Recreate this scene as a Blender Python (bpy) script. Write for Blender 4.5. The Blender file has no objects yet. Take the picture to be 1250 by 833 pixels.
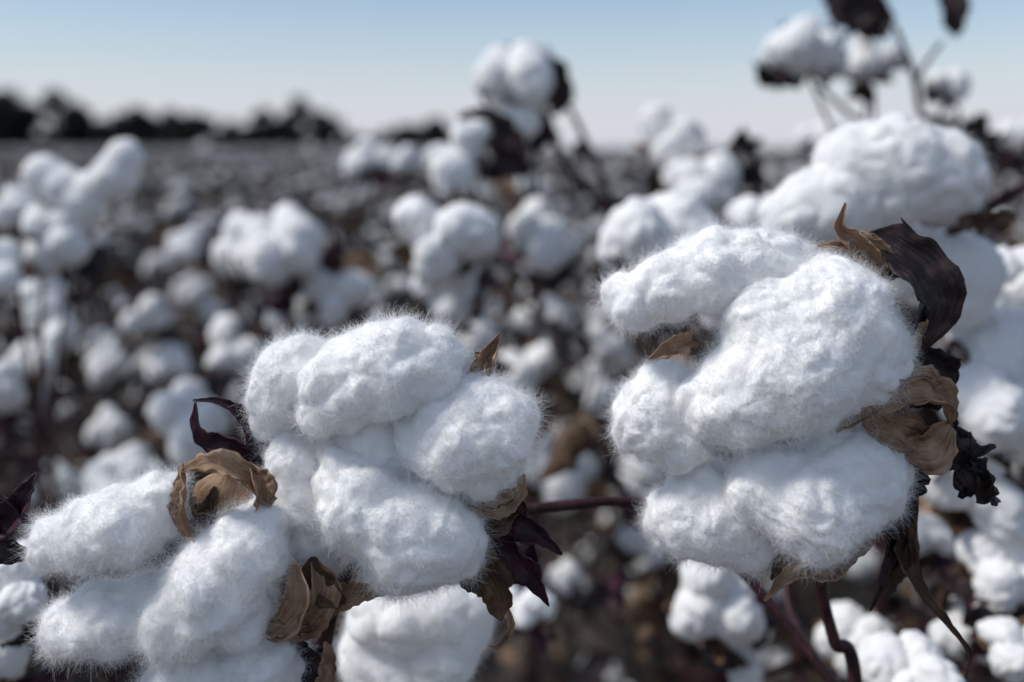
import bpy, math, random
import numpy as np
from mathutils import Vector, Matrix, Euler

rng = np.random.default_rng(11)
random.seed(11)
scene = bpy.context.scene
scene.view_settings.view_transform = 'Standard'
scene.view_settings.look = 'None'
scene.view_settings.exposure = 0

# ------------------------------------------------------------------ noise
_perm = rng.permutation(256)
_G = rng.normal(size=(256, 3)); _G /= np.linalg.norm(_G, axis=1)[:, None]
def pn(p):
    i = np.floor(p).astype(np.int64); f = p - i
    u = f*f*f*(f*(f*6-15)+10)
    out = np.zeros(len(p))
    for dx in (0, 1):
        wx = u[:, 0] if dx else 1-u[:, 0]
        hx = _perm[(i[:, 0]+dx) & 255]
        for dy in (0, 1):
            wy = u[:, 1] if dy else 1-u[:, 1]
            hy = _perm[(hx+i[:, 1]+dy) & 255]
            for dz in (0, 1):
                wz = u[:, 2] if dz else 1-u[:, 2]
                h = _perm[(hy+i[:, 2]+dz) & 255]
                g = _G[h]
                d = g[:, 0]*(f[:, 0]-dx)+g[:, 1]*(f[:, 1]-dy)+g[:, 2]*(f[:, 2]-dz)
                out += wx*wy*wz*d
    return out

# ------------------------------------------------------------------ mesh helpers
import bmesh
_ico = {}
def ico(level):
    if level not in _ico:
        bm = bmesh.new(); bmesh.ops.create_icosphere(bm, subdivisions=level, radius=1.0)
        V = np.array([v.co[:] for v in bm.verts]); T = np.array([[v.index for v in f.verts] for f in bm.faces])
        bm.free(); _ico[level] = (V/np.linalg.norm(V, axis=1)[:, None], T)
    return _ico[level]

def vnormals(V, T):
    n = np.cross(V[T[:, 1]]-V[T[:, 0]], V[T[:, 2]]-V[T[:, 0]])
    N = np.zeros_like(V)
    for k in range(3):
        for c in range(3):
            N[:, c] += np.bincount(T[:, k], weights=n[:, c], minlength=len(V))
    return N/(np.linalg.norm(N, axis=1)[:, None]+1e-20)

class Geo:
    def __init__(s): s.V = []; s.T = []; s.M = []; s.A = []; s.n = 0
    def add(s, V, T, m=0, A=None):
        s.V.append(V); s.T.append(T+s.n); s.M.append(np.full(len(T), m))
        s.A.append(np.zeros((len(V), 3)) if A is None else A); s.n += len(V)
    def arrays(s):
        return np.vstack(s.V), np.vstack(s.T), np.concatenate(s.M), np.vstack(s.A)
    def addgeo(s, arr, mat4):
        V, T, M, A = arr
        R = np.array(mat4.to_3x3()); t = np.array(mat4.translation)
        s.V.append(V@R.T+t); s.T.append(T+s.n); s.M.append(M); s.A.append(A); s.n += len(V)
    def mesh(s, name, mats):
        V, T, M, A = s.arrays()
        me = bpy.data.meshes.new(name)
        me.vertices.add(len(V)); me.vertices.foreach_set('co', V.astype(np.float32).ravel())
        me.loops.add(len(T)*3); me.loops.foreach_set('vertex_index', T.astype(np.int32).ravel())
        me.polygons.add(len(T)); me.polygons.foreach_set('loop_start', np.arange(0, len(T)*3, 3, dtype=np.int32))
        me.polygons.foreach_set('material_index', M.astype(np.int32))
        me.polygons.foreach_set('use_smooth', np.ones(len(T), dtype=bool))
        at = me.attributes.new('leafuv', 'FLOAT_VECTOR', 'POINT'); at.data.foreach_set('vector', A.astype(np.float32).ravel())
        for m in mats: me.materials.append(m)
        me.update(); me.validate()
        return me

def link(name, data, parent=None, loc=None):
    o = bpy.data.objects.new(name, data); scene.collection.objects.link(o)
    if parent: o.parent = parent
    if loc is not None: o.location = loc
    return o
def empty(name, loc=(0, 0, 0)):
    o = bpy.data.objects.new(name, None); scene.collection.objects.link(o); o.location = loc
    o.empty_display_size = 0.05
    return o

def lobe(S, level, k=0.0015, amp=1.0, detail=2):
    S = np.asarray(S, float); C = S[:, :3]; R = S[:, 3]
    c = (C*(R**2)[:, None]).sum(0)/(R**2).sum()
    D, T = ico(level)
    def f(t):
        P = c+D*t[:, None]
        a = np.stack([-(np.linalg.norm(P-C[i], axis=1)-R[i])/k for i in range(len(R))])
        m = a.max(0)
        return -k*(m+np.log(np.exp(a-m).sum(0)))
    lo = np.zeros(len(D)); hi = np.full(len(D), (np.linalg.norm(C-c, axis=1)+R).max()+4*k)
    for _ in range(20):
        mid = (lo+hi)/2; v = f(mid) < 0
        lo = np.where(v, mid, lo); hi = np.where(v, hi, mid)
    V = c+D*lo[:, None]
    N = vnormals(V, T); o = rng.uniform(0, 60, 3)
    q = V+0.003*np.stack([pn(V/0.010+o+j*7.3) for j in range(3)], 1)
    if detail > 1: q = q+0.0010*np.stack([pn(V/0.0035+o+j*5.1) for j in range(3)], 1)
    soft = lambda x, e: np.sqrt(x*x+e*e)
    d = 3.4e-3*(soft(pn(q/0.0125+o), .07)*1.7-.42)
    d += (1.2e-3 if detail > 1 else .8e-3)*(soft(pn(q/0.0062+o+9), .09)*1.7-.35)
    if detail > 1:
        d += 0.38e-3*pn(q/0.0030+o)
        st = q/0.0011
        d += 0.14e-3*pn(st)+0.08e-3*pn(st*2.1)
    return V+N*(amp*d)[:, None], T

def catmull(P, n):
    P = np.asarray(P, float); m = len(P)-1
    Q = np.vstack([2*P[0]-P[1], P, 2*P[-1]-P[-2]])
    t = np.linspace(0, m, n); i = np.minimum(t.astype(int), m-1); f = (t-i)[:, None]
    a, b, c, d = Q[i], Q[i+1], Q[i+2], Q[i+3]
    return 0.5*((2*b)+(c-a)*f+(2*a-5*b+4*c-d)*f**2+(3*b-a-3*c+d)*f**3)

def ribbon(P, Wd, face=(0, -1, 0), cup=0.3, ripple=0.15, twist=0.0, nu=26, nv=9, thick=0.0):
    P = np.asarray(P, float); Wd = np.asarray(Wd, float)
    C = catmull(np.hstack([P, Wd[:, None]]), nu); W = np.maximum(C[:, 3], 1e-5); C = C[:, :3]
    tan = np.gradient(C, axis=0); tan /= np.linalg.norm(tan, axis=1)[:, None]+1e-12
    F = np.asarray(face, float); F /= np.linalg.norm(F)
    s = np.linspace(-1, 1, nv); o = rng.uniform(0, 50, 3)
    B = np.cross(tan, F); B /= np.linalg.norm(B, axis=1)[:, None]+1e-9
    Nn = np.cross(B, tan)
    th = np.linspace(0, twist, nu)[:, None]
    B2 = B*np.cos(th)+Nn*np.sin(th); N2 = -B*np.sin(th)+Nn*np.cos(th)
    V = C[:, None, :]+B2[:, None, :]*(s[None, :, None]*W[:, None, None]/2)+N2[:, None, :]*(cup*(s**2)[None, :, None]*W[:, None, None])
    wm = W.max()
    V = V.reshape(-1, 3)
    sc = wm*0.45
    fr = np.tile(np.abs(s)*0.8+0.25, nu)[:, None]*np.repeat(W, nv)[:, None]
    V = V+fr*ripple*2*np.stack([pn(V/sc+o+j*11) for j in range(3)], 1)
    V = V+fr*ripple*.7*np.stack([pn(V/(sc*.35)+o+j*11) for j in range(3)], 1)
    A = np.stack([np.repeat(np.linspace(0, 1, nu), nv), np.tile(s, nu), np.full(nu*nv, o[0])], 1)
    idx = np.arange(nu*nv).reshape(nu, nv)
    a, b, c, d = idx[:-1, :-1].ravel(), idx[1:, :-1].ravel(), idx[1:, 1:].ravel(), idx[:-1, 1:].ravel()
    T = np.vstack([np.stack([a, b, c], 1), np.stack([a, c, d], 1)])
    if thick > 0:
        N = vnormals(V, T); n0 = len(V)
        V2 = V-N*thick
        edge = np.concatenate([idx[0, :], idx[1:, -1], idx[-1, ::-1][1:], idx[::-1, 0][1:]])
        e1 = edge[:-1]; e2 = edge[1:]
        T = np.vstack([T, T[:, ::-1]+n0, np.stack([e1, e2, e2+n0], 1), np.stack([e1, e2+n0, e1+n0], 1)])
        V = np.vstack([V, V2]); A = np.vstack([A, A])
    return V, T, A

def tube(P, R, n=40, sides=10, bump=0.0):
    P = np.asarray(P, float); R = np.asarray(R, float)
    C = catmull(np.hstack([P, R[:, None]]), n); r = np.maximum(C[:, 3], 1e-5); C = C[:, :3]
    tan = np.gradient(C, axis=0); tan /= np.linalg.norm(tan, axis=1)[:, None]+1e-12
    ref = np.array([0.31, 0.93, 0.2]); X = np.cross(tan, ref); X /= np.linalg.norm(X, axis=1)[:, None]+1e-9
    Y = np.cross(tan, X)
    a = np.linspace(0, 2*math.pi, sides, endpoint=False)
    V = C[:, None]+r[:, None, None]*(np.cos(a)[None, :, None]*X[:, None]+np.sin(a)[None, :, None]*Y[:, None])
    V = V.reshape(-1, 3)
    if bump:
        dirs = V-np.repeat(C, sides, 0)
        V = V+dirs*(bump*pn(V/(r.max()*2.5)+3)[:, None])
    idx = np.arange(n*sides).reshape(n, sides); nx = np.roll(idx, -1, 1)
    a_, b_, c_, d_ = idx[:-1].ravel(), nx[:-1].ravel(), nx[1:].ravel(), idx[1:].ravel()
    T = np.vstack([np.stack([a_, b_, c_], 1), np.stack([a_, c_, d_], 1)])
    return V, T

def fibres(name, V, T, count, L, rad, lift, mat, K=7, flow=0.006, wig=0.35, curv=.05, rnd=.7):
    a = np.cross(V[T[:, 1]]-V[T[:, 0]], V[T[:, 2]]-V[T[:, 0]]); ar = np.linalg.norm(a, axis=1)
    cdf = np.cumsum(ar); pick = np.searchsorted(cdf, rng.uniform(0, cdf[-1], count))
    pick = np.minimum(pick, len(T)-1)
    n = a[pick]/(ar[pick][:, None]+1e-20)
    u = rng.uniform(size=(count, 2)); m = u.sum(1) > 1; u[m] = 1-u[m]
    p = V[T[pick, 0]]+(V[T[pick, 1]]-V[T[pick, 0]])*u[:, :1]+(V[T[pick, 2]]-V[T[pick, 0]])*u[:, 1:]
    w = np.stack([pn(p/flow+7*j+3) for j in range(3)], 1)
    t = np.cross(n, w); t /= np.linalg.norm(t, axis=1)[:, None]+1e-9
    r = rng.normal(size=(count, 3)); r -= n*(r*n).sum(1)[:, None]; r /= np.linalg.norm(r, axis=1)[:, None]+1e-9
    up = np.abs(rng.normal(size=count))*lift
    d = t*0.8+r*rnd+n*up[:, None]; d /= np.linalg.norm(d, axis=1)[:, None]
    Ls = rng.uniform(L[0], L[1], count)/(K-1)
    pts = np.zeros((count, K, 3)); pos = p-n*0.00005; bend = rng.normal(size=(count, 3))*wig
    for k in range(K):
        pts[:, k] = pos
        pos = pos+d*Ls[:, None]
        d = d+bend+rng.normal(size=(count, 3))*wig*.7-n*(curv+up[:, None]*0.15)
        d /= np.linalg.norm(d, axis=1)[:, None]
    cu = bpy.data.hair_curves.new(name)
    cu.add_curves([K]*count)
    cu.attributes['position'].data.foreach_set('vector', pts.astype(np.float32).ravel())
    ra = cu.attributes.get('radius') or cu.attributes.new('radius', 'FLOAT', 'POINT')
    rr = np.tile(np.linspace(1, .35, K)*rad, count)*np.repeat(rng.uniform(.6, 1.3, count), K)
    ra.data.foreach_set('value', rr.astype(np.float32))
    cu.materials.append(mat)
    return cu

# ------------------------------------------------------------------ materials
def newmat(name):
    m = bpy.data.materials.new(name); m.use_nodes = True
    nt = m.node_tree; nt.nodes.clear()
    out = nt.nodes.new('ShaderNodeOutputMaterial')
    return m, nt, out
def ramp(nt, fac, stops):
    r = nt.nodes.new('ShaderNodeValToRGB'); e = r.color_ramp.elements
    while len(e) < len(stops): e.new(0.5)
    for x, (p, c) in zip(e, stops): x.position = p; x.color = (*c, 1)
    nt.links.new(fac, r.inputs[0]); return r.outputs[0]

def cotton_mat(name, soft, col=(0.88, 0.875, 0.86)):
    m, nt, out = newmat(name)
    b = nt.nodes.new('ShaderNodeBsdfDiffuse')
    tc = nt.nodes.new('ShaderNodeTexCoord')
    n = nt.nodes.new('ShaderNodeTexNoise'); n.inputs['Scale'].default_value = 90; n.inputs['Detail'].default_value = 4
    nt.links.new(tc.outputs['Object'], n.inputs['Vector'])
    c = ramp(nt, n.outputs['Fac'], [(0.3, tuple(x*.95 for x in col)), (0.65, col)])
    nt.links.new(c, b.inputs['Color'])
    if soft:
        n2 = nt.nodes.new('ShaderNodeTexNoise'); n2.inputs['Scale'].default_value = 900; n2.inputs['Detail'].default_value = 3
        n2.inputs['Distortion'].default_value = 3.0
        nt.links.new(tc.outputs['Object'], n2.inputs['Vector'])
        bp = nt.nodes.new('ShaderNodeBump'); bp.inputs['Strength'].default_value = 0.3; bp.inputs['Distance'].default_value = 0.0004
        nt.links.new(n2.outputs['Fac'], bp.inputs['Height']); nt.links.new(bp.outputs[0], b.inputs['Normal'])
    nt.links.new(b.outputs[0], out.inputs[0]); return m
M_COT = cotton_mat('cotton_fibre_mass', True, (.93, .927, .915))
M_COTM = cotton_mat('cotton_mid_grey', True, (.80, .797, .787))  # same cotton, reflectance lowered so mid-distance bolls come out greyer
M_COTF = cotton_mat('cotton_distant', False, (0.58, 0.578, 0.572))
m, nt, out = newmat('cotton_strands')
d = nt.nodes.new('ShaderNodeBsdfDiffuse'); d.inputs[0].default_value = (.93, .927, .918, 1)
t = nt.nodes.new('ShaderNodeBsdfTranslucent'); t.inputs[0].default_value = (.93, .927, .918, 1)
mx = nt.nodes.new('ShaderNodeMixShader'); mx.inputs[0].default_value = .35
nt.links.new(d.outputs[0], mx.inputs[1]); nt.links.new(t.outputs[0], mx.inputs[2]); nt.links.new(mx.outputs[0], out.inputs[0])
M_STR = m

def leaf_mat(name, c1, c2, c3, rough=0.6, trans=0.15, spec=0.3, st=(.36, .5, .62)):
    m, nt, out = newmat(name)
    b = nt.nodes.new('ShaderNodeBsdfPrincipled')
    at = nt.nodes.new('ShaderNodeAttribute'); at.attribute_name = 'leafuv'
    mp = nt.nodes.new('ShaderNodeMapping'); mp.inputs['Scale'].default_value = (2.5, 9, 1)
    nt.links.new(at.outputs['Vector'], mp.inputs[0])
    n = nt.nodes.new('ShaderNodeTexNoise'); n.inputs['Scale'].default_value = 1.0; n.inputs['Detail'].default_value = 5; n.inputs['Roughness'].default_value = .65
    nt.links.new(mp.outputs[0], n.inputs['Vector'])
    tc = nt.nodes.new('ShaderNodeTexCoord')
    n3 = nt.nodes.new('ShaderNodeTexNoise'); n3.inputs['Scale'].default_value = 130; n3.inputs['Detail'].default_value = 4
    nt.links.new(tc.outputs['Object'], n3.inputs['Vector'])
    mixf = nt.nodes.new('ShaderNodeMath'); mixf.operation = 'MULTIPLY_ADD'; mixf.inputs[1].default_value = .5
    hf = nt.nodes.new('ShaderNodeMath'); hf.operation = 'MULTIPLY'; hf.inputs[1].default_value = .5
    nt.links.new(n3.outputs['Fac'], hf.inputs[0]); nt.links.new(n.outputs['Fac'], mixf.inputs[0]); nt.links.new(hf.outputs[0], mixf.inputs[2])
    c = ramp(nt, mixf.outputs[0], [(st[0], c1), (st[1], c2), (st[2], c3)])
    nt.links.new(c, b.inputs['Base Color'])
    b.inputs['Roughness'].default_value = rough; b.inputs['Specular IOR Level'].default_value = spec
    bp = nt.nodes.new('ShaderNodeBump'); bp.inputs['Strength'].default_value = .6; bp.inputs['Distance'].default_value = .0006
    nt.links.new(mixf.outputs[0], bp.inputs['Height']); nt.links.new(bp.outputs[0], b.inputs['Normal'])
    tr = nt.nodes.new('ShaderNodeBsdfTranslucent'); nt.links.new(c, tr.inputs[0])
    mx = nt.nodes.new('ShaderNodeMixShader'); mx.inputs[0].default_value = trans
    nt.links.new(b.outputs[0], mx.inputs[1]); nt.links.new(tr.outputs[0], mx.inputs[2]); nt.links.new(mx.outputs[0], out.inputs[0])
    return m
M_TAN = leaf_mat('dry_bur_tan', (.10, .045, .026), (.36, .22, .135), (.56, .41, .28), trans=.3, st=(.35, .47, .62))
M_DARK = leaf_mat('dry_leaf_dark', (.007, .005, .006), (.026, .017, .019), (.085, .055, .052), rough=.5)
M_PURP = leaf_mat('dry_leaf_purple', (.010, .005, .009), (.038, .012, .022), (.10, .034, .052), rough=.45)
M_OLIVE = leaf_mat('dry_leaf_olive', (.03, .018, .012), (.09, .052, .03), (.20, .12, .07), rough=.55)
M_STEM = leaf_mat('stem_bark', (.014, .006, .007), (.034, .012, .015), (.07, .028, .030), rough=.5, trans=0)
M_FDRK = leaf_mat('field_leaf', (.006, .006, .006), (.018, .015, .015), (.05, .04, .037), rough=.6)
M_FSTM = leaf_mat('field_stem', (.010, .007, .007), (.024, .017, .016), (.05, .036, .033), rough=.6, trans=0)
MATS = [M_COT, M_TAN, M_DARK, M_PURP, M_OLIVE, M_STEM]
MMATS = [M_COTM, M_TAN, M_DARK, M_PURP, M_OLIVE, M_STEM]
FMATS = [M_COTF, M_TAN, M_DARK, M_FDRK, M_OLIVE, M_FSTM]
COT, TAN, DARK, PURP, OLIVE, STEM = range(6)

# ------------------------------------------------------------------ field survey: lateral / height at a true distance from the viewpoint
EYE = 1.0; F = 1215.0
def W(u, v, y): return np.array([(u-625)*y/F, y, EYE+(178-v)*y/F])

def hero(parent, name, dist, lobes, nf, level=7, amp=1.0, mats=None, fat=1.0):
    s = dist/F; g = Geo()
    org = W(np.mean([q[0] for l in lobes for q in l]), np.mean([q[1] for l in lobes for q in l]), dist)
    for l in lobes:
        S = []
        for (u, v, dy, r) in l:
            p = W(u, v, dist)+np.array([0, dy*s, 0])-org
            S.append([*p, r*s*fat])
        V, T = lobe(S, level, k=0.0014 if level == 7 else .003, amp=amp, detail=2 if level == 7 else 1)
        g.add(V, T, COT)
    o = link(name, g.mesh(name, mats or MATS), parent, Vector(org))
    V, T, _, _ = g.arrays()
    if nf:
        link(name+'_mat', fibres(name+'_mat', V, T, nf, (.0025, .0075), .000024, .14, M_STR, wig=.30, flow=.008, rnd=.9, curv=.04), parent, Vector(org))
        link(name+'_curls', fibres(name+'_curls', V, T, nf//9, (.004, .009), .000030, .25, M_STR, K=10, wig=.42, rnd=1.0), parent, Vector(org))
        link(name+'_fuzz', fibres(name+'_fuzz', V, T, nf//5, (.0012, .0036), .000017, .5, M_STR, K=5, wig=.5), parent, Vector(org))
        link(name+'_stray', fibres(name+'_stray', V, T, nf//80, (.003, .007), .000015, .8, M_STR, wig=.5), parent, Vector(org))
    return o

def rib(g, dist, pts, wd, mat, face=(0, -1, 0), cup=.3, ripple=.14, twist=0, thick=.00025, nu=36, nv=13):
    s = dist/F
    P = [W(p[0], p[1], dist)+np.array([0, (p[2] if len(p) > 2 else 0)*s, 0]) for p in pts]
    V, T, A = ribbon(P, np.array(wd)*s, face, cup, ripple, twist, nu, nv, thick)
    g.add(V, T, mat, A)
def stem(g, pts, R, n=60):
    V, T = tube(pts, R, n, 12, .12)
    A = np.stack([V[:, 2]*20, V[:, 0]*100, V[:, 1]*100], 1)
    g.add(V, T, STEM, A)

# ================================================================== right plant (sharp boll)
PR = empty('cotton_plant', (0.105, 0.36, 0))
def reparent(parent):
    bpy.context.view_layer.update()
    for c in parent.children:
        c.location = Vector(c.location)-parent.location

hero(PR, 'open_cotton_boll', 0.304, [
 [(1010,388,0,80),(1036,432,5,74),(962,440,-18,82),(905,478,-14,60),(935,388,-5,58),(868,496,-4,44)],
 [(776,370,20,36),(820,350,18,44),(870,334,18,52),(918,328,22,50),(958,332,28,46)],
 [(800,508,26,46),(790,524,22,40),(838,540,20,40),(815,478,32,34)],
 [(1040,580,0,64),(985,608,-15,68),(930,592,-5,50),(1000,634,0,46),(1068,564,10,44)],
 [(830,644,26,42),(878,638,24,56),(915,664,24,42),(858,608,30,42),(935,674,26,32)],
], 85000)
g = Geo(); D = 0.304
# calyx tip at the top
rib(g, D, [(1085,335,20),(1050,300,5),(1024,278,0),(1030,246,-4)], [46,38,18,3], TAN, cup=.45)
rib(g, D, [(1060,325,10),(1022,302,-2),(996,300,-6)], [22,14,3], TAN, face=(0,-.6,.8), cup=.4)
rib(g, D, [(1090,350,30),(1062,310,20),(1040,285,14)], [50,34,6], OLIVE)
rib(g, D, [(1090,330,-4),(1064,298,-8),(1046,282,-8)], [16,18,4], TAN, face=(.5,-1,.3), cup=.5)
# big dark bract leaf on the right
rib(g, D, [(1062,288,8),(1088,298,0),(1118,328,-10),(1138,370,-8),(1128,430,6)], [10,52,78,72,14], DARK, face=(.25,-1,.2), cup=.2, twist=.35, ripple=.1)
rib(g, D, [(1110,415,20),(1132,360,14),(1128,310,16),(1102,266,8)], [14,40,24,3], DARK, face=(.9,-.5,.2), cup=.3)
rib(g, D, [(1128,430,14),(1150,455,10),(1162,485,14)], [20,40,12], DARK, cup=.4, twist=.6)
# tan bur wall with hollow
rib(g, D, [(1012,518,-26),(1046,494,-40),(1088,474,-44),(1130,478,-34),(1150,508,-14)], [5,18,30,36,14], TAN, face=(.1,-1,.9), cup=.5)
rib(g, D, [(1078,462,-20),(1115,455,-26),(1150,478,-14)], [16,30,14], TAN, face=(0,-.5,1), cup=.45)
rib(g, D, [(1085,474,-12),(1120,472,-14),(1148,495,-4)], [20,44,20], DARK, face=(0,-1,.2), cup=-.3)  # dark strip: colour stands in for the shade inside the hollow
rib(g, D, [(1095,545,-10),(1122,538,-26),(1150,512,-18)], [14,54,22], TAN, face=(.4,-1,.2), cup=.3, ripple=.08)
rib(g, D, [(1050,508,-8),(1095,520,-20),(1130,535,-8)], [18,44,22], TAN, face=(0,-1,.1), cup=.35)
# lower bur
rib(g, D, [(1060,655,15),(1015,682,0),(968,690,-6),(930,728,-10)], [24,40,22,3], TAN, face=(0,-1,.1), cup=.35)
rib(g, D, [(985,690,10),(955,680,0),(940,705,-4)], [16,20,4], OLIVE)
# little bur between upper-left locks
rib(g, D, [(846,412,10),(818,419,-10),(790,434,-16)], [20,24,4], TAN, cup=.45)
# crumpled dark leaf
rib(g, D, [(1128,520,10),(1158,545,0),(1190,552,-8),(1214,545,-4)], [18,34,26,6], DARK, cup=.5, twist=2.2, ripple=.3)
rib(g, D, [(1150,540,5),(1178,565,-5),(1200,592,0),(1224,612,6)], [14,36,40,6], DARK, cup=.45, twist=-1.5, ripple=.3)
rib(g, D, [(1160,500,6),(1165,530,0),(1185,560,4)], [6,16,22], DARK, cup=.5, twist=1.2, ripple=.3)
rib(g, D, [(1180,560,0),(1185,580,-6),(1175,600,-2)], [20,24,5], DARK, cup=.5, twist=2, ripple=.3)
# hanging dry bracts
rib(g, D, [(1108,575,14),(1092,640,4),(1075,695,0),(1064,748,8)], [20,40,34,5], DARK, face=(.4,-1,0), cup=.3, twist=.8)
rib(g, D, [(1112,590,16),(1108,670,8),(1122,715,0),(1160,765,2),(1184,800,6),(1180,830,6)], [28,32,16,10,8,3], OLIVE, face=(-.3,-1,0), cup=.3, twist=1.2)
rib(g, D, [(1095,620,20),(1112,690,14),(1085,742,16)], [30,36,4], OLIVE, face=(-.6,-.8,0), cup=.35, twist=-1)
rib(g, D, [(1090,560,26),(1118,585,16),(1112,610,10)], [20,34,12], DARK, ripple=.3)
# stems of this plant
stem(g, [W(1060,500,.315), W(1040,600,.33), W(1008,660,.34), W(1002,712,.345), W(1018,780,.35), W(1046,870,.356), (0.128,.372,.6), (0.118,.370,.3), (0.105,.36,0)], [.003,.003,.0024,.0022,.0022,.0025,.0035,.0045,.006], 140)
stem(g, [W(1046,870,.356), W(900,690,.37), W(800,616,.36), W(635,622,.345), W(560,640,.335)], [.0022,.002,.0018,.0018,.0014])
stem(g, [W(1046,870,.356), W(980,780,.42), W(960,700,.45), W(1000,560,.46)], [.0024,.002,.0016,.0014])
link('bur_bracts_and_stems', g.mesh('bur_bracts_and_stems', MATS), PR)
reparent(PR)

# ================================================================== left plant
PL = empty('cotton_plant', (-0.065, 0.33, 0))
hero(PL, 'open_cotton_boll', 0.296, [
 [(420,468,-5,54),(468,450,-5,61),(518,446,0,52),(402,488,0,44)],
 [(345,455,14,40),(335,490,14,38),(370,442,20,32),(328,514,22,26)],
 [(560,530,-10,63),(600,520,-5,55),(522,532,0,46),(592,556,0,48),(574,492,0,42)],
 [(446,606,-20,56),(500,642,-22,62),(540,650,-12,55),(424,578,-10,38),(490,680,-5,42)],
 [(355,565,12,40),(366,608,12,46),(384,648,16,40),(396,676,20,28)],
 [(450,540,22,50),(480,570,26,46),(420,560,26,44)],
], 80000)
hero(PL, 'open_cotton_boll', 0.285, [
 [(58,665,10,30),(100,655,5,42),(150,641,0,49),(192,618,10,38)],
 [(300,672,-10,51),(258,710,-12,55),(220,752,-5,50),(314,642,0,32),(290,742,0,48)],
 [(72,776,24,34),(120,766,22,45),(168,756,25,42)],
 [(255,832,12,42),(320,815,16,48),(200,850,12,38)],
], 62000)
hero(PL, 'open_cotton_boll', 0.37, [
 [(462,752,0,38),(505,748,-6,42),(545,745,-4,36)],
 [(565,765,10,36),(535,800,0,46),(575,740,6,26)],
 [(450,795,4,38),(480,830,0,46)],
], 18000, level=6, amp=.8)
g = Geo(); D = 0.296
rib(g, D, [(335,600,10),(295,545,0),(250,525,-4),(242,488,-6)], [30,34,24,4], PURP, cup=.4, twist=.8)
rib(g, D, [(325,575,12),(305,520,6),(272,493,2),(236,488,0)], [30,22,12,3], PURP, face=(0,-.7,.7), cup=.4)
rib(g, D, [(330,595,20),(290,560,10),(245,548,14)], [30,26,4], PURP, cup=.4)
rib(g, D, [(330,560,24),(318,530,20),(300,512,20)], [24,20,4], DARK)
# open bur cup above the lower-left boll: rim, side walls, shaded hollow
rib(g, .285, [(246,655,-10),(232,618,-20),(232,582,-16),(226,562,-8)], [18,26,22,6], TAN, face=(-.9,-1,0), cup=.45)
rib(g, .285, [(330,615,-4),(300,578,-18),(262,562,-24),(226,572,-14)], [12,28,28,5], TAN, face=(.1,-.7,1), cup=.5)
rib(g, .285, [(262,650,6),(266,615,2),(280,585,8)], [34,74,50], TAN, cup=-.2, ripple=.08)
rib(g, .285, [(318,618,-2),(322,585,-14),(306,562,-8)], [20,26,4], TAN, face=(.7,-1,.2), cup=.5)
rib(g, .285, [(250,650,0),(262,618,-8),(268,592,-6)], [12,22,10], OLIVE, face=(-.3,-1,.3), cup=.5)
rib(g, D, [(586,456,10),(596,432,0),(610,406,-4)], [30,22,3], TAN, cup=.5)
rib(g, D, [(578,470,10),(586,438,4),(580,428,0)], [20,16,3], TAN, cup=.4)
# bracts right of the boll
rib(g, D, [(560,600,-10),(600,614,-16),(630,602,-10),(640,576,-4)], [12,26,22,4], TAN, face=(.2,-1,.6), cup=.5)
rib(g, D, [(575,612,0),(605,628,-8),(634,612,-4)], [16,34,16], OLIVE, cup=.4)
rib(g, D, [(585,630,10),(630,640,0),(660,655,-4),(686,676,0)], [30,36,20,3], PURP, cup=.35, twist=.5)
rib(g, D, [(580,640,8),(625,675,-4),(650,700,-6),(670,738,0)], [30,44,30,3], PURP, cup=.3, twist=-.5)
rib(g, D, [(570,655,4),(590,690,-8),(606,720,-8),(612,756,0)], [36,58,44,5], OLIVE, cup=.25)
rib(g, D, [(600,620,12),(622,610,6),(640,640,8)], [20,34,10], OLIVE, cup=.3)
rib(g, D, [(596,660,16),(640,690,12),(650,665,10)], [20,26,6], PURP, cup=.3)
rib(g, D, [(616,735,2),(624,762,0),(610,784,-4),(596,786,-2)], [6,9,6,2], TAN, cup=.5)
# burs between lower bolls
rib(g, .285, [(322,768,0),(352,756,-16),(376,722,-22),(364,682,-10)], [10,32,44,16], TAN, face=(-.6,-1,.3), cup=.4, ripple=.08)
rib(g, .285, [(350,780,4),(378,750,-6),(394,715,-8),(382,684,0)], [14,38,38,10], TAN, face=(.6,-1,0), cup=.4)
rib(g, .285, [(290,758,-4),(340,762,-20),(388,764,-10)], [8,16,8], TAN, face=(0,-.6,.8), cup=.5)
rib(g, .285, [(370,690,0),(400,712,-6),(418,735,-4)], [30,40,14], OLIVE, cup=.3)
rib(g, D, [(395,748,4),(425,718,-4),(470,722,2)], [18,30,8], TAN, cup=.45)
rib(g, .285, [(396,840,0),(404,800,-6),(398,780,-4)], [26,20,4], TAN, cup=.4)
rib(g, .285, [(335,760,14),(360,800,12),(400,840,14)], [20,50,30], DARK, cup=.3)
# dark leaves on the left edge
rib(g, .30, [(-20,660,10),(15,630,0),(38,600,-4),(46,576,0)], [20,34,26,4], PURP, cup=.4, twist=.6)
rib(g, .30, [(-30,600,10),(10,612,2),(40,640,6)], [20,30,8], PURP, cup=.4, twist=-.8)
rib(g, .30, [(-30,640,16),(0,670,12),(40,680,16)], [20,36,8], DARK, cup=.4)
stem(g, [W(480,600,.31), W(420,700,.32), W(395,780,.325), W(385,900,.33), (-.067,.335,.45), (-.065,.33,0)], [.002,.003,.0032,.0034,.004,.006], 100)
stem(g, [W(385,900,.33), W(330,760,.31), W(230,680,.30), W(200,660,.30)], [.003,.0026,.002,.002])
stem(g, [W(560,600,.31), W(600,630,.325), W(640,622,.34)], [.002,.002,.002])
stem(g, [W(395,780,.325), W(300,620,.33), W(330,520,.32)], [.0026,.002,.0018])
stem(g, [W(385,900,.33), W(440,860,.37), W(500,800,.385)], [.0026,.002,.0018])
link('bur_bracts_and_stems', g.mesh('bur_bracts_and_stems', MATS), PL)
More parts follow.
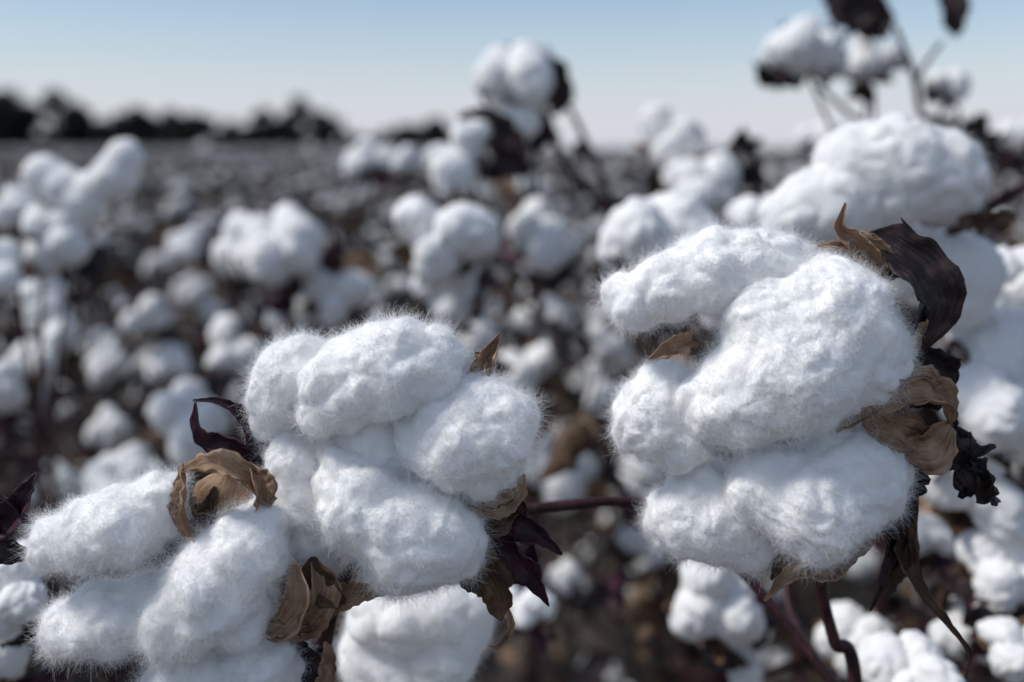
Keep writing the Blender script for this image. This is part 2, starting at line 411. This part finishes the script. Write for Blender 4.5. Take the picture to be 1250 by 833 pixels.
reparent(PL)

# ================================================================== generic bolls (real size ~ 75 mm)
RB = 0.037
def boll_arrays(seed, level, nl, detail, lite=False):
    r = random.Random(seed); g = Geo()
    for i in range(nl):
        a = 2*math.pi*i/nl+r.uniform(-.4, .4); z = r.uniform(-.28, .35); sc = r.uniform(.68, 1.2); e = r.uniform(.85, 1.3)
        S = []
        for (q, zz, rr) in [(.2, -.10, .40), (.42*e, .05+z*.4, .48*sc), (.64*e, .04+z, .40*sc), (.42*e, .34+z*.5, .36*sc)]:
            aa = a+r.uniform(-.22, .22)
            S.append([math.cos(aa)*q*RB, math.sin(aa)*q*RB, zz*RB, rr*RB])
        V, T = lobe(S, level, k=.0035, amp=1.15, detail=detail)
        g.add(V, T, COT)
    nu, nv = (18, 7) if not lite else (5, 3)
    for i in range(nl):
        a = 2*math.pi*(i+.5)/nl+r.uniform(-.2, .2); ca, sa = math.cos(a), math.sin(a)
        P = np.array([[0, 0, -.62], [ca*.45, sa*.45, -.5], [ca*.85, sa*.85, -.2], [ca*1.08, sa*1.08, r.uniform(-.25, .25)]])*RB
        V, T, A = ribbon(P, np.array([.3, .55, .4, .04])*RB, (ca, sa, -1.2), -.25, .15, 0, nu, nv)
        g.add(V, T, TAN if r.random() < .35 else OLIVE, A)
    for i in range(3):
        a = r.uniform(0, 6.28); ca, sa = math.cos(a), math.sin(a)
        P = np.array([[0, 0, -.66], [ca*.6, sa*.6, -.8], [ca*1.0, sa*1.0, -.6+r.uniform(-.3, .3)], [ca*1.2, sa*1.2, -.3+r.uniform(-.5, .5)]])*RB
        V, T, A = ribbon(P, np.array([.3, .8, .5, .05])*RB, (ca, sa, -1), .3, .25, r.uniform(-1, 1), nu, nv)
        g.add(V, T, r.choice([DARK, PURP, DARK]), A)
    return g

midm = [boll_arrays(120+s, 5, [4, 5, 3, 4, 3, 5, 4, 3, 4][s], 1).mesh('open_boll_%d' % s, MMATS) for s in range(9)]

# plants carrying the mid-distance bolls : base (x, y)
bases = [(-.36,.78),(-.52,.95),(-.20,.86),(-.045,.70),(.02,.92),(.15,.86),(.17,.60),(.30,.56),(.31,.84),(-.16,.5),(-.33,.60),(.46,.62)]
mids = [ # u, v, width, distance, tilt(deg toward right)
 (626,88,100,.86,-35),(636,135,84,.87,-60),(560,195,100,.78,-50),
 (985,60,108,.78,-20),(1065,75,76,.84,10),(1158,102,52,.84,10),(1240,165,50,.9,0),
 (820,175,100,.84,-20),(855,228,104,.80,10),(800,292,146,.58,-30),
 (930,270,80,.6,0),
 (540,292,138,.66,-10),(548,356,100,.68,30),(655,285,104,.84,0),(565,405,100,.74,0),
 (665,390,80,.95,0),(640,452,86,.84,20),(742,490,64,1.0,0),(680,572,88,.88,0),(780,588,64,.9,0),(790,662,66,.9,0),
 (875,735,130,.50,0),(900,790,104,.52,30),
 (18,255,66,.9,0),(72,290,104,.76,0),(0,330,92,.72,0),(55,372,76,.9,0),
 (300,300,88,.9,0),(350,305,104,.84,0),(410,360,88,.86,0),(358,386,80,.9,0),(285,425,86,.86,0),
 (205,445,56,1.1,0),(130,445,60,1.1,0),(55,432,90,.88,0),(-5,475,84,.8,0),
 (230,510,100,.80,0),(150,590,92,.78,0),(72,590,70,.9,0),(130,522,60,1.0,0),
 (486,196,60,1.05,0),(440,196,50,1.1,0),(225,300,54,1.1,0),(180,385,60,1.1,0),
 (1240,345,110,.5,0),(1232,425,140,.48,0),(1215,505,150,.46,20),(1190,590,140,.47,0),(1222,690,130,.46,0),(1180,765,110,.47,30),
 (1110,828,130,.40,0),(1040,780,96,.5,0),(1245,790,100,.42,0),(1130,640,90,.6,0),
 (18,722,104,.38,-20),(0,800,110,.4,0),(640,742,74,.52,0),(690,700,50,.8,0),
 (740,420,60,.95,0),(1000,170,60,.95,0),
]
plants = []; geos = []
for b in bases:
    e = empty('cotton_plant', (b[0], b[1], 0)); plants.append(e); geos.append(Geo())
tops = [0.75]*len(bases)
rr = random.Random(5)
for k, (u, v, wpx, dd, tilt) in enumerate(mids):
    p = W(u, v, dd); sc = wpx*dd/F/(RB*2.1)
    i = min(range(len(bases)), key=lambda j: (bases[j][0]-p[0])**2+(bases[j][1]-p[1])**2)
    me = midm[k % 9]
    e = plants[i]; off = Vector((bases[i][0], bases[i][1], 0))
    ax = Vector((math.sin(math.radians(tilt))*.9+rr.uniform(-.3, .3), -rr.uniform(.2, 1.1), rr.uniform(.3, 1))).normalized()
    q = ax.to_track_quat('Z', 'Y') @ Matrix.Rotation(rr.uniform(0, 6.28), 3, 'Z').to_quaternion()
    o = link('open_boll', me, e, Vector(p)-off); o.rotation_mode = 'QUATERNION'; o.rotation_quaternion = q; o.scale = (sc*rr.uniform(.92, 1.08), sc*rr.uniform(.92, 1.08), sc*rr.uniform(.95, 1.15))
    tops[i] = max(tops[i], p[2]-.03)
    pb = p-np.array(ax)*RB*sc*.6; b = np.array([bases[i][0], bases[i][1], 0])
    att = np.array([b[0], b[1], max(.1, p[2]-rr.uniform(.08, .16))])
    mid = (pb+att)/2+np.array([rr.uniform(-.01, .01), 0, -.02])
    Vt, Tt = tube([pb-np.array(off), mid-np.array(off), att-np.array(off)], [.0016, .002, .0026], 14, 7, .1)
    geos[i].add(Vt, Tt, STEM)
tops[7] = .82
for i, b in enumerate(bases):
    g = geos[i]; H = tops[i]
    P = [(0, 0, 0)]+[(rr.uniform(-.012, .012), rr.uniform(-.012, .012), H*t) for t in (.3, .6, .85, 1.0)]
    Vt, Tt = tube(P, [.007, .006, .0045, .003, .0016], 40, 8, .15); g.add(Vt, Tt, STEM)
    for j in range(9):   # bare twigs
        z = rr.uniform(.45, H-.12); a = rr.uniform(0, 6.28); L = rr.uniform(.06, .14)
        Vt, Tt = tube([(0, 0, z), (math.cos(a)*L*.5, math.sin(a)*L*.5, z+.03), (math.cos(a)*L, math.sin(a)*L, z+rr.uniform(.04, .09))], [.0024, .0018, .001], 12, 6, .1); g.add(Vt, Tt, STEM)
    for j in range(34):
        z = rr.uniform(.2, H-.05); a = rr.uniform(0, 6.28); L = rr.uniform(.03, .14)
        c = np.array([math.cos(a)*L, abs(math.sin(a))*L, z]); dr = np.array([rr.uniform(-1, 1), rr.uniform(-1, 1), rr.uniform(-1.2, .3)])*.03
        V, T, A = ribbon([c, c+dr*.6+np.array([0, 0, .008]), c+dr*1.4], [.006, .024, .003], (rr.uniform(-1, 1), rr.uniform(-1, 1), .5), .35, .3, rr.uniform(-2, 2), 10, 5)
        g.add(V, T, rr.choice([DARK, PURP, DARK, OLIVE, OLIVE]) if j % 8 else TAN, A)
# explicit dark stems/leaves that carry the tall bolls
def gi(i, pts, R, n=30):
    off = np.array([bases[i][0], bases[i][1], 0]); V, T = tube([np.array(p)-off for p in pts], R, n, 8, .12); geos[i].add(V, T, STEM)
def gl(i, dist, pts, wd, mat, **k):
    off = np.array([bases[i][0], bases[i][1], 0]); t = Geo(); rib(t, dist, pts, wd, mat, **k); V, T, M, A = t.arrays(); geos[i].add(V-off, T, mat, A)
gi(5, [W(676,95,.87), W(705,150,.86), W(745,240,.86), W(770,300,.87), (.15,.86,.75)], [.0018,.0026,.0032,.0034,.004])
gi(5, [W(668,140,.87), W(690,200,.86), W(740,255,.86), W(762,282,.86)], [.0034,.004,.004,.0034])
gl(5, .86, [(640,85,0),(668,88,-10),(684,110,-8),(676,140,0)], [14,34,34,10], DARK)
gl(4, .78, [(560,150,10),(595,150,0),(622,180,-6),(625,215,0)], [20,40,40,16], DARK)
gl(4, .78, [(600,175,-20),(625,200,-10),(650,205,0)], [16,34,10], DARK)
gi(8, [W(1092,30,.8), W(1115,90,.8), W(1125,140,.8), W(1150,180,.82), (.31,.84,.8)], [.002,.0026,.0028,.003,.004])
gi(8, [W(1000,105,.79), W(1040,140,.8), W(1075,160,.8), W(1150,180,.82)], [.0018,.002,.0022,.0026])
gi(8, [W(1150,50,.8), W(1125,85,.8), W(1118,110,.8)], [.0016,.0018,.002])
gi(8, [W(1170,130,.82), W(1165,160,.82), W(1150,190,.82)], [.0016,.0018,.002])
gl(8, .8, [(1010,-20,0),(1030,5,-6),(1060,30,-6),(1050,45,0)], [20,60,50,8], DARK)
gl(8, .8, [(1070,-10,0),(1045,12,-6),(1020,20,0)], [30,50,8], DARK)
gl(8, .8, [(1150,-15,0),(1158,15,-6),(1166,45,0)], [16,42,5], DARK)
for (x, y) in [(1150,150),(1185,160),(1205,172),(1190,200),(1235,200),(905,185),(915,215)]:
    gl(8, .82, [(x-20, y+rr.uniform(-12,12), 0), (x, y, -10), (x+20, y+rr.uniform(-14,14), 0)], [8, 32, 6], DARK, ripple=.35, twist=rr.uniform(-2,2), cup=.45)
gi(7, [W(1270,212,.44), W(1215,248,.45), W(1175,275,.455), W(1165,330,.48), (.30,.56,.80)], [.0024,.0024,.0022,.0024,.004])
gl(7, .44, [(1170,270,0),(1205,268,-6),(1240,262,0)], [14,24,6], OLIVE, ripple=.3)
gl(7, .5, [(1115,590,0),(1140,610,-10),(1168,640,0)], [16,34,6], TAN, ripple=.3)
for i in range(len(bases)):
    link('stem_and_leaves', geos[i].mesh('stem_and_leaves', MATS), plants[i])
def soft_boll(i, dist, lobes, nf=0, amp=.55):
    n0 = set(bpy.data.objects)
    hero(None, 'open_boll', dist, lobes, nf, level=6, amp=amp, mats=MMATS)
    for o in set(bpy.data.objects)-n0:
        o.parent = plants[i]; o.location = Vector(o.location)-plants[i].location
soft_boll(7, .45, [
 [(960,268,0,34),(995,252,0,46),(1030,240,0,50),(1050,262,6,34)],
 [(1045,200,4,50),(1095,198,-6,58),(1145,210,0,54),(1162,228,4,38),(1085,235,0,46)]], 20000, .9)
soft_boll(7, .47, [[(1150,325,0,46),(1180,330,0,44),(1165,365,0,40)],[(1120,310,10,36),(1100,330,14,36)]])
soft_boll(0, .76, [[(52,212,0,24),(78,228,0,26),(105,246,0,28)],[(110,235,0,26),(140,215,0,28),(152,190,0,22)]])

# ================================================================== field
lowb = [boll_arrays(300+s, 3, 3+s % 3, 0, True).arrays() for s in range(8)]
tinyb = [boll_arrays(400+s, 2, 3, 0, True).arrays() for s in range(4)]
def plant_arrays(seed, bolls, nb, nleaf, H=.9):
    r = random.Random(seed); g = Geo()
    P = [(0, 0, 0)]+[(r.uniform(-.02, .02), r.uniform(-.02, .02), H*t) for t in (.35, .65, 1.0)]
    V, T = tube(P, [.007, .005, .004, .0015], 8, 5); g.add(V, T, STEM)
    for j in range(nb):
        t = (j+.5)/nb; z = .22+t*(H-.22)+r.uniform(-.05, .05); a = j*2.4+r.uniform(-.8, .8)
        L = r.uniform(.03, .26)*(1.15-.6*t); x, y = math.cos(a)*L, math.sin(a)*L
        s = r.choice([r.uniform(.35, .6), r.uniform(.6, .9), r.uniform(.85, 1.12)])
        ax = Vector((x*2/.25*.4, y*2/.25*.4, r.uniform(.2, 1))).normalized()
        m = Matrix.Translation((x, y, z)) @ ax.to_track_quat('Z', 'Y').to_matrix().to_4x4() @ Matrix.Rotation(r.uniform(0, 6), 4, 'Z') @ Matrix.Scale(s, 4)
        g.addgeo(r.choice(bolls), m)
        V, T = tube([(0, 0, max(.05, z-.1)), (x*.5, y*.5, z-.07), (x, y, z-.02)], [.0034, .003, .002], 5, 4); g.add(V, T, STEM)
    for j in range(5):
        z = r.uniform(.5, H-.1); a = r.uniform(0, 6.28); L = r.uniform(.06, .14)
        V, T = tube([(0, 0, z), (math.cos(a)*L*.5, math.sin(a)*L*.5, z+.04), (math.cos(a)*L, math.sin(a)*L, z+.12)], [.003, .0024, .0014], 4, 4); g.add(V, T, STEM)
    for j in range(nleaf):
        z = r.uniform(.12, H); a = r.uniform(0, 6.28); L = r.uniform(.03, .24)*(1.2-.6*z/H)
        c = np.array([math.cos(a)*L, math.sin(a)*L, z]); dr = np.array([r.uniform(-1, 1), r.uniform(-1, 1), r.uniform(-1.2, .4)])*r.uniform(.02, .045)
        V, T, A = ribbon([c, c+dr*.6, c+dr*1.3], [.008, .035, .004], (r.uniform(-1, 1), r.uniform(-1, 1), .5), .35, .3, r.uniform(-2, 2), 5, 3)
        g.add(V, T, r.choice([DARK, PURP, DARK, OLIVE, OLIVE, TAN] if j % 4 == 0 else [DARK, PURP, DARK, OLIVE]), A)
    return g
field = empty('cotton_field')
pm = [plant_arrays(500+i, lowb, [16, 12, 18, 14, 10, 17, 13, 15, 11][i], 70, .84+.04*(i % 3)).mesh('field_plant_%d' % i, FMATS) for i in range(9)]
r = random.Random(9)
y = 1.22; cnt = 0
while y < 24:
    st = .33 if y < 8 else .40
    x = -(.6*y+1.2)
    while x < .6*y+1.2:
        o = link('field_plant', r.choice(pm), field, (x+r.uniform(-.15, .15), y+r.uniform(-.16, .16), -.02))
        o.rotation_euler = (r.uniform(-.16, .16), r.uniform(-.16, .16), r.uniform(0, 6.28))
        s = r.uniform(.82, 1.05); o.scale = (s*1.05, s*1.05, s); cnt += 1
        x += st
    y += st
patches = []
for i in range(3):
    g = Geo()
    for a in range(6):
        for b in range(6):
            pa = plant_arrays(700+i*40+a*6+b, tinyb, 11, 16, .86+r.uniform(-.04, .06)).arrays()
            g.addgeo(pa, Matrix.Translation(((a-2.5)*.5+r.uniform(-.15, .15), (b-2.5)*.5+r.uniform(-.15, .15), 0)) @ Matrix.Rotation(r.uniform(0, 6), 4, 'Z'))
    patches.append(g.mesh('field_patch_%d' % i, FMATS))
y = 25.3
while y < 120:
    x = -(.62*y+3)
    while x < .62*y+3:
        o = link('field_patch', r.choice(patches), field, (x, y, r.uniform(-.04, .03))); o.rotation_euler = (0, 0, r.choice([0, 1, 2, 3])*math.pi/2)
        x += 3.0
    y += 3.0

# ================================================================== ground
bm = bmesh.new()
xs = [-900, -300, -60, -10, -3, 0, 3, 10, 60, 300, 900]; ys = [-30, -5, 0, 2, 6, 20, 80, 300, 1200]
vv = [[bm.verts.new((x, y, 0)) for x in xs] for y in ys]
for j in range(len(ys)-1):
    for i in range(len(xs)-1):
        bm.faces.new((vv[j][i], vv[j][i+1], vv[j+1][i+1], vv[j+1][i]))
me = bpy.data.meshes.new('ground'); bm.to_mesh(me); bm.free()
m, nt, out = newmat('soil')
b = nt.nodes.new('ShaderNodeBsdfPrincipled'); tc = nt.nodes.new('ShaderNodeTexCoord')
n = nt.nodes.new('ShaderNodeTexNoise'); n.inputs['Scale'].default_value = 9; n.inputs['Detail'].default_value = 9
nt.links.new(tc.outputs['Object'], n.inputs['Vector'])
nt.links.new(ramp(nt, n.outputs['Fac'], [(.3, (.035, .028, .023)), (.7, (.115, .092, .075))]), b.inputs['Base Color'])
b.inputs['Roughness'].default_value = 1
bp = nt.nodes.new('ShaderNodeBump'); bp.inputs['Distance'].default_value = .03; nt.links.new(n.outputs['Fac'], bp.inputs['Height']); nt.links.new(bp.outputs[0], b.inputs['Normal'])
nt.links.new(b.outputs[0], out.inputs[0]); me.materials.append(m)
link('ground', me)

# ================================================================== distant treeline
m, nt, out = newmat('tree_foliage')
b = nt.nodes.new('ShaderNodeBsdfPrincipled'); tc = nt.nodes.new('ShaderNodeTexCoord')
n = nt.nodes.new('ShaderNodeTexNoise'); n.inputs['Scale'].default_value = .9; nt.links.new(tc.outputs['Object'], n.inputs['Vector'])
nt.links.new(ramp(nt, n.outputs['Fac'], [(.35, (.014, .018, .016)), (.65, (.032, .04, .032))]), b.inputs['Base Color']); b.inputs['Roughness'].default_value = .9
b.inputs['Specular IOR Level'].default_value = .1
nt.links.new(b.outputs[0], out.inputs[0]); M_FOL = m
def tree(g, x, y, H, Rw, n):
    V, T = tube([(x, y, 0), (x+.1, y, H*.3), (x-.1, y, H*.75)], [.22, .17, .05], 8, 7); g.add(V, T, 1)
    cl = []
    for j in range(14):
        a = j*2.4; q = (rng.uniform(0, 1)**.5)*.85*Rw; z = H*rng.uniform(.25, .95)*(1-.35*(q/Rw)**2)-.1*Rw
        e = (x+math.cos(a)*q, y+math.sin(a)*q, max(z, .5)); cl.append((*e, rng.uniform(.25, .36)*Rw))
        V, T = tube([(x, y, H*.15+j*.03*H), ((x+e[0])/2, (y+e[1])/2, e[2]*.8), e], [.1, .06, .02], 5, 5); g.add(V, T, 1)
    cl.append((x, y, H-.35*Rw, .38*Rw))
    cl = np.array(cl)
    k = rng.integers(0, len(cl), n); d = rng.normal(size=(n, 3)); d /= np.linalg.norm(d, axis=1)[:, None]
    c = cl[k, :3]+d*(cl[k, 3]*rng.uniform(.2, 1.1, n))[:, None]*np.array([1, 1, .75]); c[:, 2] = np.clip(c[:, 2], .15, H*1.05)
    s = rng.uniform(.2, .42, n)[:, None]
    a = rng.normal(size=(n, 3)); a /= np.linalg.norm(a, axis=1)[:, None]; b2 = np.cross(a, d)
    V = np.stack([c-a*s, c+b2*s, c+a*s, c-b2*s], 1).reshape(-1, 3); i = np.arange(n)*4
    g.add(V, np.vstack([np.stack([i, i+1, i+2], 1), np.stack([i, i+2, i+3], 1)]), 0)
g = Geo(); TD = 130
def tx(u): return (u-625)*TD/F
# (bearing, crown height, crown radius) of each tree in the row
for (u, top, wpx) in [(-160,60,50),(-80,54,50),(-30,58,42),(2,64,42),(30,72,42),(58,74,40),(84,58,32),(104,36,24),(130,20,22),(160,42,28),(184,50,32),(215,48,36),(248,42,32),(275,34,26),(300,30,22),(320,50,22),(342,34,24),(368,62,24),(388,46,28),(410,34,26),(438,18,26),(470,22,30),(500,30,30),(532,36,30),(562,24,30),(590,14,28)]:
    tree(g, tx(u), TD+rng.uniform(-6, 6), top*TD/F*1.0+1.0, wpx*TD/F, 3600)
link('distant_treeline', g.mesh('distant_treeline', [M_FOL, M_STEM]))

# ================================================================== light and sky
sd = Vector((-.62, -.10, .78)).normalized()
el = math.asin(sd.z); az = math.atan2(sd.x, sd.y)
L = bpy.data.lights.new('sun', 'SUN'); L.energy = 3.15; L.angle = math.radians(10); L.color = (1, .968, .915)
so = link('sun', L); so.rotation_mode = 'QUATERNION'; so.rotation_quaternion = sd.to_track_quat('Z', 'Y'); so.location = (-3, -1, 5)
w = bpy.data.worlds.new('World'); scene.world = w; w.use_nodes = True
nt = w.node_tree; nt.nodes.clear()
out = nt.nodes.new('ShaderNodeOutputWorld'); bg = nt.nodes.new('ShaderNodeBackground'); bg.inputs['Strength'].default_value = .12
sky = nt.nodes.new('ShaderNodeTexSky'); sky.sky_type = 'NISHITA'; sky.sun_disc = False
sky.sun_elevation = el; sky.sun_rotation = az; sky.air_density = 1.0; sky.dust_density = .5; sky.ozone_density = 2.5
tc = nt.nodes.new('ShaderNodeTexCoord'); mp = nt.nodes.new('ShaderNodeMapping'); mp.inputs['Scale'].default_value = (1.2, 1.2, 16)
nt.links.new(tc.outputs['Generated'], mp.inputs[0])
n = nt.nodes.new('ShaderNodeTexNoise'); n.inputs['Scale'].default_value = 2.2; n.inputs['Detail'].default_value = 5
nt.links.new(mp.outputs[0], n.inputs['Vector'])
cf = nt.nodes.new('ShaderNodeMapRange'); cf.inputs['From Min'].default_value = .5; cf.inputs['From Max'].default_value = .75; cf.inputs['To Max'].default_value = .4
nt.links.new(n.outputs['Fac'], cf.inputs[0])
sep = nt.nodes.new('ShaderNodeSeparateXYZ'); nt.links.new(tc.outputs['Generated'], sep.inputs[0])
hz = ramp(nt, sep.outputs[2], [(0, (.92,)*3), (.035, (.82,)*3), (.08, (.40,)*3), (.15, (.12,)*3), (.7, (.15,)*3)])
mx = nt.nodes.new('ShaderNodeMix'); mx.data_type = 'RGBA'
nt.links.new(hz, mx.inputs[0]); nt.links.new(sky.outputs[0], mx.inputs[6]); mx.inputs[7].default_value = (5.6, 5.75, 6.4, 1)
mx2 = nt.nodes.new('ShaderNodeMix'); mx2.data_type = 'RGBA'
nt.links.new(cf.outputs[0], mx2.inputs[0]); nt.links.new(mx.outputs[2], mx2.inputs[6]); mx2.inputs[7].default_value = (5.4, 5.6, 6.2, 1)
nt.links.new(mx2.outputs[2], bg.inputs[0]); nt.links.new(bg.outputs[0], out.inputs[0])

# ================================================================== camera
cd = bpy.data.cameras.new('camera'); cam = link('camera', cd)
cam.location = (0, 0, EYE); cam.rotation_euler = (math.radians(90), 0, 0)
cd.lens = 35; cd.sensor_width = 36; cd.shift_y = -0.19
cd.clip_start = .01; cd.clip_end = 3000
cd.dof.use_dof = True; cd.dof.focus_distance = .289; cd.dof.aperture_fstop = 5.2
scene.camera = cam
print('field plants', cnt)
